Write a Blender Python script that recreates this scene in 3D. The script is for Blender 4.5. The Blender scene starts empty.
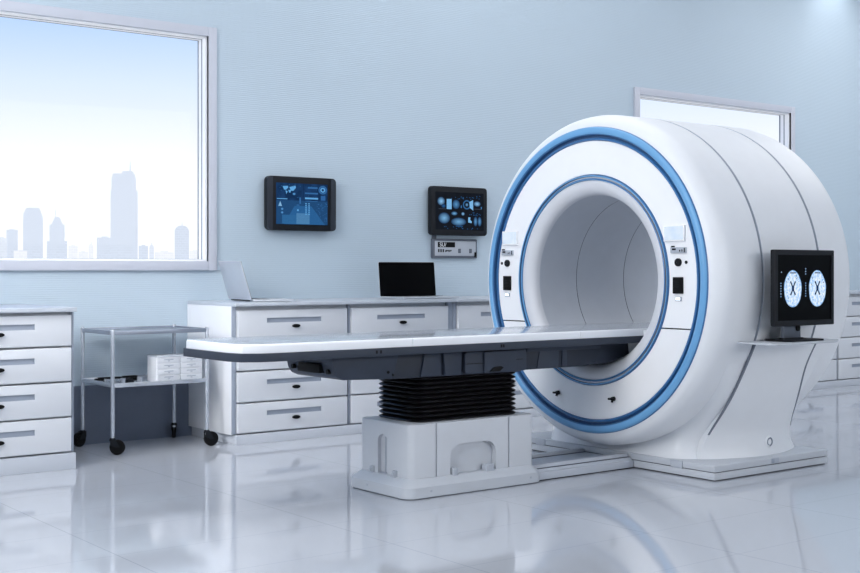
import bpy, bmesh, math, random
from math import sin, cos, pi, radians, sqrt, atan2
from mathutils import Vector, Matrix
random.seed(4)
S = bpy.context.scene
COL = S.collection

# ------------------------------------------------------------------ materials
def lin(c):
    return tuple(((v/255)/12.92 if v/255 <= .04045 else ((v/255+.055)/1.055)**2.4) for v in c)

def mat(name, rgb, rough=.4, metal=0., var=.03, nscale=9., bump=0., bscale=60., coat=0., spec=.5):
    m = bpy.data.materials.new(name); m.use_nodes = True
    nt = m.node_tree; N = nt.nodes; L = nt.links
    b = N['Principled BSDF']
    tc = N.new('ShaderNodeTexCoord'); no = N.new('ShaderNodeTexNoise')
    no.inputs['Scale'].default_value = nscale; no.inputs['Detail'].default_value = 3
    L.new(tc.outputs['Object'], no.inputs['Vector'])
    r = N.new('ShaderNodeValToRGB'); c = lin(rgb)
    r.color_ramp.elements[0].position = .3; r.color_ramp.elements[1].position = .7
    r.color_ramp.elements[0].color = tuple(v*(1-var) for v in c)+(1,)
    r.color_ramp.elements[1].color = tuple(min(1, v*(1+var)) for v in c)+(1,)
    L.new(no.outputs['Fac'], r.inputs['Fac']); L.new(r.outputs['Color'], b.inputs['Base Color'])
    b.inputs['Roughness'].default_value = rough; b.inputs['Metallic'].default_value = metal
    b.inputs['Coat Weight'].default_value = coat; b.inputs['Specular IOR Level'].default_value = spec
    if bump:
        n2 = N.new('ShaderNodeTexNoise'); n2.inputs['Scale'].default_value = bscale
        L.new(tc.outputs['Object'], n2.inputs['Vector'])
        bp = N.new('ShaderNodeBump'); bp.inputs['Strength'].default_value = bump; bp.inputs['Distance'].default_value = .005
        L.new(n2.outputs['Fac'], bp.inputs['Height']); L.new(bp.outputs['Normal'], b.inputs['Normal'])
    return m

def emat(name, rgb, strength=1., var=.04, nscale=20., rgb2=None):
    m = bpy.data.materials.new(name); m.use_nodes = True
    nt = m.node_tree; N = nt.nodes; L = nt.links
    N.remove(N['Principled BSDF'])
    e = N.new('ShaderNodeEmission'); e.inputs['Strength'].default_value = strength
    tc = N.new('ShaderNodeTexCoord'); no = N.new('ShaderNodeTexNoise'); no.inputs['Scale'].default_value = nscale
    L.new(tc.outputs['Object'], no.inputs['Vector'])
    r = N.new('ShaderNodeValToRGB'); c = lin(rgb); c2 = lin(rgb2) if rgb2 else c
    r.color_ramp.elements[0].position = .35; r.color_ramp.elements[1].position = .65
    r.color_ramp.elements[0].color = tuple(v*(1-var) for v in c)+(1,)
    r.color_ramp.elements[1].color = tuple(v*(1+var) for v in c2)+(1,)
    L.new(no.outputs['Fac'], r.inputs['Fac']); L.new(r.outputs['Color'], e.inputs['Color'])
    L.new(e.outputs['Emission'], N['Material Output'].inputs['Surface'])
    return m

M = {}
M['shell']  = mat('scanner_white', (230,233,238), .42, var=.01, coat=.0)
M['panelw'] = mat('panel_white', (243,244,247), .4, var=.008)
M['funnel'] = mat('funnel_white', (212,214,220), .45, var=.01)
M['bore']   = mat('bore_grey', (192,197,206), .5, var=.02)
M['seam']   = mat('seam_dark', (70,78,92), .6, var=.02)
M['groove'] = mat('groove_grey', (172,179,192), .6, var=.02)
M['joint']  = mat('joint_grey', (112,120,134), .6, var=.02)
M['gap']    = mat('gap_black', (18,22,30), .7, var=.02)
M['blue1']  = mat('ring_blue_light', (108,166,214), .3, var=.015)
M['blue2']  = mat('ring_blue_mid', (56,110,164), .3, var=.015)
M['blue3']  = mat('ring_blue_dark', (40,78,122), .4, var=.02)
M['silver'] = mat('ring_silver', (190,194,202), .28, metal=.7, var=.02)
M['base']   = mat('base_white', (192,197,205), .45, var=.012)
M['colw']   = mat('column_white', (200,204,211), .42, var=.012)
M['track']  = mat('track_grey', (184,190,200), .4, var=.02)
M['top']    = mat('table_white', (240,243,248), .3, var=.01)
M['topgrey'] = mat('table_white_shaded', (178,184,193), .13, var=.012)
M['tray']   = mat('tray_charcoal', (50,57,70), .5, var=.05, spec=.3, bump=.12, bscale=300)
M['hull']   = mat('hull_slate', (42,49,62), .5, var=.05, spec=.3, bump=.08, bscale=300)
M['hull2']  = mat('hull_slate_light', (53,61,76), .5, var=.05, spec=.3, bump=.08, bscale=300)
M['rubber'] = mat('bellows_rubber', (15,15,18), .33, var=.1)
M['black']  = mat('black_plastic', (11,12,15), .5, var=.05, spec=.15)
M['dark']   = mat('dark_plastic', (22,25,31), .5, var=.04, spec=.2)
M['grip']   = mat('grip_grey', (44,49,58), .5, var=.04, spec=.25)
M['screenk']= mat('screen_glass_black', (4,4,6), .3, var=.03, spec=.06)
M['cab']    = mat('cabinet_white', (205,209,216), .38, var=.01)
M['cabside']= mat('cabinet_side', (222,225,231), .42, var=.01)
M['plinth'] = mat('plinth_grey', (186,192,202), .45, var=.01)
M['slot']   = mat('slot_grey', (150,159,174), .5, var=.02)
M['worktop']= mat('worktop_grey', (182,189,199), .35, var=.015)
M['metal']  = mat('brushed_steel', (200,206,215), .25, metal=.55, var=.04, nscale=40)
M['dmetal'] = mat('dark_steel', (96,104,118), .35, metal=.6, var=.05)
M['alu']    = mat('laptop_aluminium', (205,209,216), .33, metal=.55, var=.015)
M['frame']  = mat('window_trim', (192,196,208), .45, var=.01)
M['white']  = mat('reveal_white', (244,246,250), .5, var=.005)
M['gasket'] = mat('gasket_slate', (96,106,122), .5, var=.02)
M['base_b'] = mat('skirting_slate', (100,110,128), .5, var=.04)
M['ceil']   = mat('ceiling_white', (232,236,242), .8, var=.01)
M['plate']  = mat('control_plate_grey', (178,184,194), .4, metal=.2, var=.03)
M['plated'] = mat('control_plate_dark', (92,99,112), .4, metal=.2, var=.03)
M['scr_lt'] = emat('control_screen_glow', (212,231,253), 1.0, .0, 14, (228,241,255))
M['led']    = emat('led_glow', (235,245,255), 2.2)
M['txt']    = mat('lettering_white', (235,238,242), .5, var=.01)
M['lamp']   = emat('lamp_diffuser', (250,252,255), 2.0, .01)

def wall_mat():
    m = mat('wall_paint', (183,199,212), .55, var=.012, nscale=1.3)
    nt = m.node_tree; N = nt.nodes; L = nt.links; b = N['Principled BSDF']
    tc = N['Texture Coordinate']
    w = N.new('ShaderNodeTexWave'); w.wave_type = 'BANDS'; w.bands_direction = 'Z'
    w.inputs['Scale'].default_value = 22; w.inputs['Distortion'].default_value = 1.2; w.inputs['Detail'].default_value = 1
    w.inputs['Detail Scale'].default_value = 2
    L.new(tc.outputs['Object'], w.inputs['Vector'])
    bp = N.new('ShaderNodeBump'); bp.inputs['Strength'].default_value = .2; bp.inputs['Distance'].default_value = .004
    L.new(w.outputs['Fac'], bp.inputs['Height']); L.new(bp.outputs['Normal'], b.inputs['Normal'])
    return m
M['wall'] = wall_mat()

def floor_mat():
    m = mat('floor_tile', (184,189,198), .11, var=.012, nscale=.7)
    nt = m.node_tree; N = nt.nodes; L = nt.links; b = N['Principled BSDF']
    tc = N['Texture Coordinate']; sx = N.new('ShaderNodeSeparateXYZ'); L.new(tc.outputs['Object'], sx.inputs[0])
    def mth(op, a, bb=None):
        n = N.new('ShaderNodeMath'); n.operation = op
        for i, v in enumerate((a, bb)):
            if v is None: continue
            if isinstance(v, (int, float)): n.inputs[i].default_value = v
            else: L.new(v, n.inputs[i])
        return n.outputs[0]
    def line(sock, period, off, half):
        t = mth('ADD', sock, 100*period-off); t = mth('MODULO', t, period)
        d = mth('ABSOLUTE', mth('SUBTRACT', t, period/2)); d = mth('SUBTRACT', period/2, d)
        return mth('LESS_THAN', d, half)
    g = mth('MAXIMUM', line(sx.outputs['X'], 1.0, .04, .0022), mth('MULTIPLY', line(sx.outputs['Y'], .5, .23, .0022), .6))
    mix = N.new('ShaderNodeMix'); mix.data_type = 'RGBA'
    src = b.inputs['Base Color'].links[0].from_socket
    L.new(mth('MULTIPLY', g, .3), mix.inputs['Factor']); L.new(src, mix.inputs['A'])
    mix.inputs['B'].default_value = lin((80,88,102))+(1,)
    L.new(mix.outputs['Result'], b.inputs['Base Color'])
    r = N.new('ShaderNodeTexNoise'); r.inputs['Scale'].default_value = 3.
    L.new(tc.outputs['Object'], r.inputs['Vector'])
    mr = N.new('ShaderNodeMapRange'); mr.inputs['To Min'].default_value = .055; mr.inputs['To Max'].default_value = .085
    L.new(r.outputs['Fac'], mr.inputs['Value']); L.new(mr.outputs['Result'], b.inputs['Roughness'])
    b.inputs['IOR'].default_value = 2.5
    return m
M['floor'] = floor_mat()

def glass_mat():
    m = bpy.data.materials.new('window_glass'); m.use_nodes = True
    nt = m.node_tree; N = nt.nodes; L = nt.links; N.remove(N['Principled BSDF'])
    t = N.new('ShaderNodeBsdfTransparent'); t.inputs['Color'].default_value = (.99,.995,1,1)
    g = N.new('ShaderNodeBsdfGlossy'); g.inputs['Roughness'].default_value = .02
    n = N.new('ShaderNodeTexNoise'); n.inputs['Scale'].default_value = .5
    mr = N.new('ShaderNodeMapRange'); mr.inputs['To Min'].default_value = .003; mr.inputs['To Max'].default_value = .005
    L.new(n.outputs['Fac'], mr.inputs['Value'])
    x = N.new('ShaderNodeMixShader'); L.new(mr.outputs['Result'], x.inputs['Fac'])
    L.new(t.outputs[0], x.inputs[1]); L.new(g.outputs[0], x.inputs[2])
    L.new(x.outputs[0], N['Material Output'].inputs['Surface'])
    return m
M['glass'] = glass_mat()

def glow_attr():      # self-lit display drawing, colours stored on the drawing's own corners
    m = bpy.data.materials.new('display_drawing'); m.use_nodes = True
    nt = m.node_tree; N = nt.nodes; L = nt.links; N.remove(N['Principled BSDF'])
    a = N.new('ShaderNodeAttribute'); a.attribute_name = 'Col'
    e = N.new('ShaderNodeEmission'); L.new(a.outputs['Color'], e.inputs['Color'])
    tc = N.new('ShaderNodeTexCoord'); no = N.new('ShaderNodeTexNoise'); no.inputs['Scale'].default_value = 160
    L.new(tc.outputs['Object'], no.inputs['Vector'])
    mr = N.new('ShaderNodeMapRange'); mr.inputs['To Min'].default_value = .75; mr.inputs['To Max'].default_value = 1.25
    L.new(no.outputs['Fac'], mr.inputs['Value']); L.new(mr.outputs['Result'], e.inputs['Strength'])
    L.new(e.outputs[0], N['Material Output'].inputs['Surface'])
    return m
M['glow'] = glow_attr()
M['brain'] = emat('scan_tissue', (176,214,255), 1.0, .02, 70, (240,248,255))
M['brainrim'] = emat('scan_skull', (96,160,226), 1.0, .05, 60, (190,222,255))
M['brainmid'] = emat('scan_fold', (140,190,244), 1.0, .05, 60)
M['braindk'] = emat('scan_ventricle', (24,50,90), 1.0, .1, 60)

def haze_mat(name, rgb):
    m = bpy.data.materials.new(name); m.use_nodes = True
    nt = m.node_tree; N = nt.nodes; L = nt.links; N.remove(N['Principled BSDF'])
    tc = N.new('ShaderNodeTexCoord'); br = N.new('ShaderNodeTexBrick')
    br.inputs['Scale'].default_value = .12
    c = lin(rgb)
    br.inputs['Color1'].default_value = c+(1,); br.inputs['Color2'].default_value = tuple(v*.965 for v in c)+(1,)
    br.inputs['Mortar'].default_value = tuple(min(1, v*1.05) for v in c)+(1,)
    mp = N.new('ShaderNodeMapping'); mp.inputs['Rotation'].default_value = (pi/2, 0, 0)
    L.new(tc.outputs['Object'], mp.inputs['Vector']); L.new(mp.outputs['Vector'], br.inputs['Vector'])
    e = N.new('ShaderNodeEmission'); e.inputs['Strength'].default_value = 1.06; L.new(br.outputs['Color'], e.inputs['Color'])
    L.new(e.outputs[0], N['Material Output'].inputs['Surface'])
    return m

# ------------------------------------------------------------------ helpers
def empty(name, loc, rz=0.):
    o = bpy.data.objects.new(name, None); COL.objects.link(o)
    o.location = loc; o.rotation_euler = (0, 0, rz); o.empty_display_size = .1
    return o

def tag(o, label, cat, group=None):
    o['label'] = label; o['category'] = cat
    if group: o['group'] = group
    return o

def wloc(p):
    v = Vector((0, 0, 0))
    while p is not None: v += Vector(p.location); p = p.parent
    return v

def obj(name, bm, mats, parent=None, label=None, smooth=True, ang=35, local=False):
    """link a bmesh (world coordinates unless local) as one mesh object"""
    bmesh.ops.remove_doubles(bm, verts=bm.verts, dist=1e-5)
    bmesh.ops.recalc_face_normals(bm, faces=bm.faces)
    me = bpy.data.meshes.new(name)
    if parent is not None and not local:
        bmesh.ops.translate(bm, verts=bm.verts, vec=-wloc(parent))
    bm.to_mesh(me); bm.free()
    for m in (mats if isinstance(mats, (list, tuple)) else [mats]): me.materials.append(m)
    if smooth:
        me.shade_smooth(); me.set_sharp_from_angle(angle=radians(ang))
    o = bpy.data.objects.new(name, me); COL.objects.link(o)
    if parent is not None: o.parent = parent
    if label: o['label'] = label
    return o

def struct(o):
    o['kind'] = 'structure'; return o

def B(): return bmesh.new()

def bevel_sharp(t, bev, seg):
    t.normal_update()
    ed = [e for e in t.edges if len(e.link_faces) == 2 and e.calc_face_angle(0) > .45]
    bmesh.ops.bevel(t, geom=ed, offset=bev, segments=seg, profile=.6, affect='EDGES', clamp_overlap=True)

def box(bm, x0, y0, z0, x1, y1, z1, bev=0., seg=2, mi=0):
    t = bmesh.new()
    bmesh.ops.create_cube(t, size=1)
    for v in t.verts:
        v.co = Vector(((x0+x1)/2+v.co.x*(x1-x0), (y0+y1)/2+v.co.y*(y1-y0), (z0+z1)/2+v.co.z*(z1-z0)))
    if bev: bevel_sharp(t, bev, seg)
    merge(bm, t, mi)

def merge(bm, t, mi=0, M4=None):
    if M4 is not None: bmesh.ops.transform(t, matrix=M4, verts=t.verts)
    mp = {}
    for v in t.verts: mp[v] = bm.verts.new(v.co)
    for f in t.faces:
        try: nf = bm.faces.new([mp[v] for v in f.verts]); nf.material_index = mi if mi is not None else f.material_index
        except ValueError: pass
    t.free()

def prism(bm, poly, axis, a, b, bev=0., seg=2, mi=0):
    """polygon extruded along an axis; poly in the two other axes (X:(y,z) Y:(x,z) Z:(x,y))"""
    t = bmesh.new()
    f = {'X': lambda p, s: (s, p[0], p[1]), 'Y': lambda p, s: (p[0], s, p[1]), 'Z': lambda p, s: (p[0], p[1], s)}[axis]
    A = [t.verts.new(f(p, a)) for p in poly]; Bv = [t.verts.new(f(p, b)) for p in poly]
    n = len(poly)
    t.faces.new(A); t.faces.new(list(reversed(Bv)))
    for i in range(n): t.faces.new([A[i], A[(i+1) % n], Bv[(i+1) % n], Bv[i]])
    bmesh.ops.recalc_face_normals(t, faces=t.faces)
    if bev: bevel_sharp(t, bev, seg)
    merge(bm, t, mi)

def rrect(x0, y0, x1, y1, r, n=6, corners=(1, 1, 1, 1)):
    pts = []
    for k, (cx, cy, a0) in enumerate(((x1-r, y1-r, 0), (x0+r, y1-r, 90), (x0+r, y0+r, 180), (x1-r, y0+r, 270))):
        if corners[k]:
            for i in range(n+1):
                a = radians(a0+90*i/n); pts.append((cx+r*cos(a), cy+r*sin(a)))
        else:
            pts.append(((x1, y1), (x0, y1), (x0, y0), (x1, y0))[k])
    return pts

def loft(bm, rings, cap=True, mi=0, closed=True):
    R = [[bm.verts.new(p) for p in r] for r in rings]
    n = len(R[0])
    for a, b in zip(R, R[1:]):
        for i in range(n if closed else n-1):
            j = (i+1) % n
            f = bm.faces.new([a[i], a[j], b[j], b[i]]); f.material_index = mi
    if cap:
        f = bm.faces.new(R[0]); f.material_index = mi
        f = bm.faces.new(list(reversed(R[-1]))); f.material_index = mi

def lathe(bm, prof, c, axis='X', n=128, closed=True):
    """prof: list of (s, r, material_index) along the axis; index belongs to the segment that starts there"""
    rings = []
    for s, r, _ in prof:
        ring = []
        for i in range(n):
            a = 2*pi*i/n; u, v = r*cos(a), r*sin(a)
            if axis == 'X': p = (s, c[0]+u, c[1]+v)
            elif axis == 'Y': p = (c[0]+u, s, c[1]+v)
            else: p = (c[0]+u, c[1]+v, s)
            ring.append(bm.verts.new(p))
        rings.append(ring)
    m = len(rings)
    for k in range(m if closed else m-1):
        a, b = rings[k], rings[(k+1) % m]
        for i in range(n):
            j = (i+1) % n
            f = bm.faces.new([a[i], a[j], b[j], b[i]]); f.material_index = prof[k][2]

def cyl(bm, p0, p1, r0, r1=None, n=20, mi=0):
    r1 = r0 if r1 is None else r1
    p0, p1 = Vector(p0), Vector(p1); d = p1-p0
    t = bmesh.new(); bmesh.ops.create_cone(t, cap_ends=True, segments=n, radius1=r0, radius2=r1, depth=d.length)
    Q = Matrix.Translation((p0+p1)/2) @ d.to_track_quat('Z', 'Y').to_matrix().to_4x4()
    merge(bm, t, mi, Q)

def tube(bm, pts, r, n=12, mi=0):
    rings = []; pts = [Vector(p) for p in pts]
    up = Vector((.31, .17, .93))
    for i, p in enumerate(pts):
        d = (pts[min(i+1, len(pts)-1)]-pts[max(i-1, 0)]).normalized()
        a = d.cross(up).normalized(); b = d.cross(a)
        rr = r[i] if isinstance(r, (list, tuple)) else r
        rings.append([p+a*rr*cos(2*pi*k/n)+b*rr*sin(2*pi*k/n) for k in range(n)])
    loft(bm, rings, mi=mi)

def cut(o, cutters):
    """boolean-difference solid cutters out of object o, keeping the materials of both"""
    for i, bmc in enumerate(cutters):
        bmesh.ops.recalc_face_normals(bmc, faces=bmc.faces)
        me = bpy.data.meshes.new('cutter'); 
        par = o.parent
        if par is not None: bmesh.ops.translate(bmc, verts=bmc.verts, vec=-wloc(par))
        bmc.to_mesh(me); bmc.free()
        if len(o.data.materials) > 1: 
            for m in o.data.materials: me.materials.append(m)
            for p in me.polygons: p.material_index = len(o.data.materials)-1
        c = bpy.data.objects.new('cutter', me); COL.objects.link(c)
        if par is not None: c.parent = par
        md = o.modifiers.new('cut', 'BOOLEAN'); md.object = c; md.operation = 'DIFFERENCE'; md.solver = 'EXACT'
        bpy.context.view_layer.update()
        dg = bpy.context.evaluated_depsgraph_get()
        new = bpy.data.meshes.new_from_object(o.evaluated_get(dg)); new.name = o.data.name
        o.modifiers.clear(); o.data = new
        bpy.data.objects.remove(c); bpy.data.meshes.remove(me)
    o.data.shade_smooth(); o.data.set_sharp_from_angle(angle=radians(35))
    return o

def dup(root, loc, rz=0., label=None, group=None, name=None):
    r = root.copy(); COL.objects.link(r); r.location = loc; r.rotation_euler = (0, 0, rz)
    if label: r['label'] = label
    if group: r['group'] = group
    for ch in list(root.children):
        c = ch.copy(); COL.objects.link(c); c.parent = r
        for g in list(ch.children):
            d = g.copy(); COL.objects.link(d); d.parent = c
    return r

# ------------------------------------------------------------------ room shell
YW = 7.86
X0, X1, Y0, H = -1.6, 15.0, -7.0, 4.5
W1 = (1.85, 1.205, 4.052, 2.775)      # clear opening x0,z0,x1,z1
W2 = (8.41, 1.205, 10.64, 2.742)
b = B(); box(b, X0-.2, Y0-.2, -.15, X1+.2, YW+.25, 0); struct(obj('floor', b, M['floor'], smooth=False))
b = B(); box(b, X0-.2, Y0-.2, H, X1+.2, YW+.25, H+.15); struct(obj('ceiling', b, M['ceil'], smooth=False))
b = B(); box(b, X0-.2, YW, 0, X1+.2, YW+.125, H); wb = struct(obj('wall_back', b, M['wall'], smooth=False))
cs = []
for w in (W1, W2):
    t = B(); box(t, w[0], YW-.2, w[1], w[2], YW+.5, w[3]); cs.append(t)
cut(wb, cs)
for n_, a in (('wall_left', (X0-.2, Y0, 0, X0, YW, H)), ('wall_right', (X1, Y0, 0, X1+.2, YW, H)), ('wall_front', (X0-.2, Y0-.2, 0, X1+.2, Y0, H))):
    b = B(); box(b, *a); struct(obj(n_, b, M['wall'], smooth=False))
b = B(); prism(b, [(YW, 0), (YW-.022, 0), (YW-.022, .378), (YW-.016, .385), (YW, .385)], 'X', X0, X1); struct(obj('baseboard_back', b, M['base_b']))

def frame_ring(b, w, y0, y1, t, mi=0, bev=0):
    x0, z0, x1, z1 = w
    box(b, x0-t, y0, z0-t, x0, y1, z1+t, bev, mi=mi); box(b, x1, y0, z0-t, x1+t, y1, z1+t, bev, mi=mi)
    box(b, x0, y0, z0-t, x1, y1, z0, bev, mi=mi); box(b, x0, y0, z1, x1, y1, z1+t, bev, mi=mi)

for i, w in enumerate((W1, W2)):
    r = struct(empty('window_%d' % (i+1), (w[0], YW, w[1])))
    b = B(); frame_ring(b, w, YW-.025, YW, .065, bev=.003); obj('window_trim', b, M['frame'], r)
    def inset(k): return (w[0]+k, w[1]+k, w[2]-k, w[3]-k)
    b = B(); frame_ring(b, inset(.012), YW, YW+.05, .012); obj('reveal', b, M['white'], r, smooth=False)
    b = B(); frame_ring(b, inset(.013), YW+.05, YW+.060, .013); frame_ring(b, inset(.015), YW+.100, YW+.113, .015); obj('gasket', b, M['gasket'], r, smooth=False)
    b = B(); frame_ring(b, inset(.014), YW+.060, YW+.100, .014); obj('window_frame', b, M['white'], r, smooth=False)
    b = B(); t = inset(.004); box(b, t[0], YW+.114, t[1], t[2], YW+.120, t[3]); obj('window_pane', b, M['glass'], r, smooth=False)

# ------------------------------------------------------------------ hazy city outside
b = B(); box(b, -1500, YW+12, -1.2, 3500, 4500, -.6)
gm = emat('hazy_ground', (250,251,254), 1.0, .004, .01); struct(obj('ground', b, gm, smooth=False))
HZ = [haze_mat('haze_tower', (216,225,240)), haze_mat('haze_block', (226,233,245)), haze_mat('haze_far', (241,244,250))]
K = 10/3.
def building(name, x0, x1, h, label, hz, kind=0, dist=1000, parts=()):
    h = 1.15+(h-1.15)*K; x0 *= K; x1 *= K; f = dist/1000.
    x0 *= f; x1 *= f; h = 1.15+(h-1.15)*f
    cx = (x0+x1)/2; w = x1-x0; d = w*.3; y = dist
    r = empty(name, (cx, y, -.6)); tag(r, label, 'building', 'hazy city buildings beyond the window')
    b = B()
    if kind == 0:
        box(b, x0, y, -.6, x1, y+d, h); obj('facade', b, HZ[hz], r, smooth=False)
        b = B(); box(b, cx-w*.2, y+d*.3, h, cx+w*.2, y+d*.7, h+max(.8, w*.08)); obj('roof_housing', b, HZ[hz], r, smooth=False)
    elif kind == 1:   # main tower: slab with a stepped crown and mast
        for (a, c, z1) in ((0, 1, h*.83), (.03, .93, h*.965), (.07, .90, h)):
            box(b, x0+w*a, y+d*a, -.6, x0+w*c, y+d*c, z1)
        for k in range(6):
            xx = x0+w*(.06+.15*k); box(b, xx, y-1, -.6, xx+w*.03, y+1, h*.84)
        obj('facade', b, HZ[hz], r, smooth=False)
        b = B(); box(b, x0+w*.45, y+d*.2, h, x0+w*.85, y+d*.8, h*1.03); obj('crown', b, HZ[0], r, smooth=False)
        b = B(); cyl(b, (x0+w*.75, y+d*.5, h), (x0+w*.75, y+d*.5, h*1.14), .7, .25, 8); obj('mast', b, HZ[0], r)
    elif kind == 2:   # tower with chamfered top
        prism(b, [(x0, -.6), (x1, -.6), (x1, h*.86), (x1-w*.22, h), (x0+w*.2, h), (x0, h*.9)], 'Y', y, y+d); obj('facade', b, HZ[hz], r, smooth=False)
        b = B(); box(b, x0+w*.1, y-.8, h*.3, x0+w*.42, y+1, h*.93); obj('glazed_bay', b, HZ[0], r, smooth=False)
    elif kind == 3:   # stepped with small spire
        box(b, x0, y, -.6, x1, y+d, h*.55); box(b, x0+w*.14, y, -.6, x0+w*.86, y+d, h*.86); prism(b, [(x0+w*.22, h*.86), (x0+w*.78, h*.86), (x0+w*.6, h), (x0+w*.4, h)], 'Y', y+d*.2, y+d*.7)
        obj('facade', b, HZ[hz], r, smooth=False)
        b = B(); cyl(b, (cx-w*.1, y+d*.4, h*.95), (cx-w*.1, y+d*.4, h*1.15), .5, .2, 6); obj('spire', b, HZ[1], r)
    elif kind == 4:   # domed top
        pts = [(x1, -.6), (x1, h*.86)]+[(cx+w*.5*cos(radians(a)), h*.86+h*.14*sin(radians(a))) for a in range(15, 180, 15)]+[(x0, h*.86), (x0, -.6)]
        prism(b, pts, 'Y', y, y+d); obj('facade', b, HZ[hz], r, smooth=False)
        b = B(); cyl(b, (cx, y+d*.4, h*.98), (cx, y+d*.4, h*1.08), .5, .2, 6); obj('spire', b, HZ[1], r)
    return r
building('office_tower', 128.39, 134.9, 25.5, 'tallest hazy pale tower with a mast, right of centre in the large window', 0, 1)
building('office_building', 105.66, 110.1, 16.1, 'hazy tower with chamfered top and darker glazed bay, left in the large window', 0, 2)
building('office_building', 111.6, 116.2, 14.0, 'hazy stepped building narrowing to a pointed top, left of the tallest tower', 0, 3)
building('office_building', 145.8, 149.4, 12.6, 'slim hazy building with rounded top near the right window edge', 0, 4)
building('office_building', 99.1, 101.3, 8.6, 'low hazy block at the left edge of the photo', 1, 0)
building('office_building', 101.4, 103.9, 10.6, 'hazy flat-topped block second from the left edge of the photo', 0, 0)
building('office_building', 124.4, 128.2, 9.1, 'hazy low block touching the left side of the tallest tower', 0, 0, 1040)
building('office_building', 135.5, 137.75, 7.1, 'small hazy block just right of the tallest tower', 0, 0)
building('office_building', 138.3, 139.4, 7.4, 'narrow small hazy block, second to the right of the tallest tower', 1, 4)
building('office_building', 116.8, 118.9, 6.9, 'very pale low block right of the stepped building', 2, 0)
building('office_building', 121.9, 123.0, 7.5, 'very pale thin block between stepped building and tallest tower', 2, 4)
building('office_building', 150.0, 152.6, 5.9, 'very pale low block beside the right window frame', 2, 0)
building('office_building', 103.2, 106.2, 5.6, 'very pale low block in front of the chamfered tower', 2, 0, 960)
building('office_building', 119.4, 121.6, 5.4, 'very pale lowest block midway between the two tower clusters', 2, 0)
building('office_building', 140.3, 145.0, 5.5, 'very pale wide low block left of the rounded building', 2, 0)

# ------------------------------------------------------------------ cabinets
CW = 1.84; FZ = [.070, .272, .479, .684, .884]     # drawer seams
ZT = .931
def make_cabinet(name, loc, depth, label, plinth_out=0., ztop=ZT, seams=FZ, cols=(.036, .927)):
    """loc = front left corner on the floor; runs +X; two columns of four drawers"""
    r = empty(name, loc); tag(r, label, 'cabinet', 'white drawer cabinets along the back wall')
    o = Vector(loc)
    def P(b): bmesh.ops.translate(b, verts=b.verts, vec=o); return b
    b = B()
    box(b, 0, .028, seams[0]-.004, .018, depth, ztop-.025, .001); box(b, CW-.018, .028, seams[0]-.004, CW, depth, ztop-.025, .001)
    box(b, .018, .05, seams[0]-.004, CW-.018, depth, ztop-.026)
    obj('carcass', P(b), M['cabside'], r)
    b = B(); box(b, .024 if not plinth_out else 0, .0-plinth_out, 0, CW+(plinth_out and .002), depth, seams[0]-.005, .003); obj('plinth', P(b), M['plinth'], r)
    b = B(); box(b, 0, -.03, ztop-.025, CW, depth, ztop, .004); obj('worktop', P(b), M['worktop'], r)
    for xa, xb in ((.002, cols[0]-.004), (cols[1]-.016, cols[1]-.002), (cols[1]+.862, CW-.002)):
        b = B(); box(b, xa, .02, seams[0], xb, .05, ztop-.026, .002); obj('post', P(b), M['slot'], r)
    for cx0 in cols:
        for k in range(4):
            z0, z1 = seams[k]+.005, seams[k+1]-.005; x0, x1 = cx0, cx0+.855
            b = B(); box(b, x0, 0, z0, x1, .05, z1, .006, 2)
            d = obj('drawer', P(b), [M['cab'], M['slot']], r)
            zc = z0+(z1-z0)*.635; xm = (x0+x1)/2
            c = B(); box(c, xm-.212, -.02, zc-.016, xm+.212, .010, zc+.016); cut(d, [P(c)])
            b = B(); zk = z0+(z1-z0)*.42
            lathe(b, [(-.004, .0005, 0), (-.020, .0005, 0), (-.020, .012, 0), (-.017, .0155, 0), (-.006, .0155, 0), (-.003, .011, 0), (.002, .011, 0), (.002, .0005, 0)], (0, 0), 'Y', 20, False)
            bmesh.ops.scale(b, vec=(1.9, 1, .8), verts=b.verts); bmesh.ops.translate(b, verts=b.verts, vec=(xm+.008, 0, zk))
            kn = obj('knob', P(b), M['black'], r); kn.parent = d
    return r
c1 = make_cabinet('drawer_cabinet', (3.90, 7.20, 0), YW-7.20-.003, 'white drawer cabinet behind the scanner table, carrying two laptops')
dup(c1, (5.742, 7.20, 0), label='white drawer cabinet partly hidden behind the left rim of the scanner ring')
dup(c1, (9.60, 7.20, 0), label='white drawer cabinet at the right photo edge behind the scan monitor')
SL = [.098, .300, .502, .704, .892]
make_cabinet('drawer_cabinet', (.895, 6.935, 0), YW-6.935-.003, 'white drawer cabinet under the large window, cut by the left photo edge', plinth_out=.006, ztop=.930, seams=SL, cols=(.098, .963))

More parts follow.
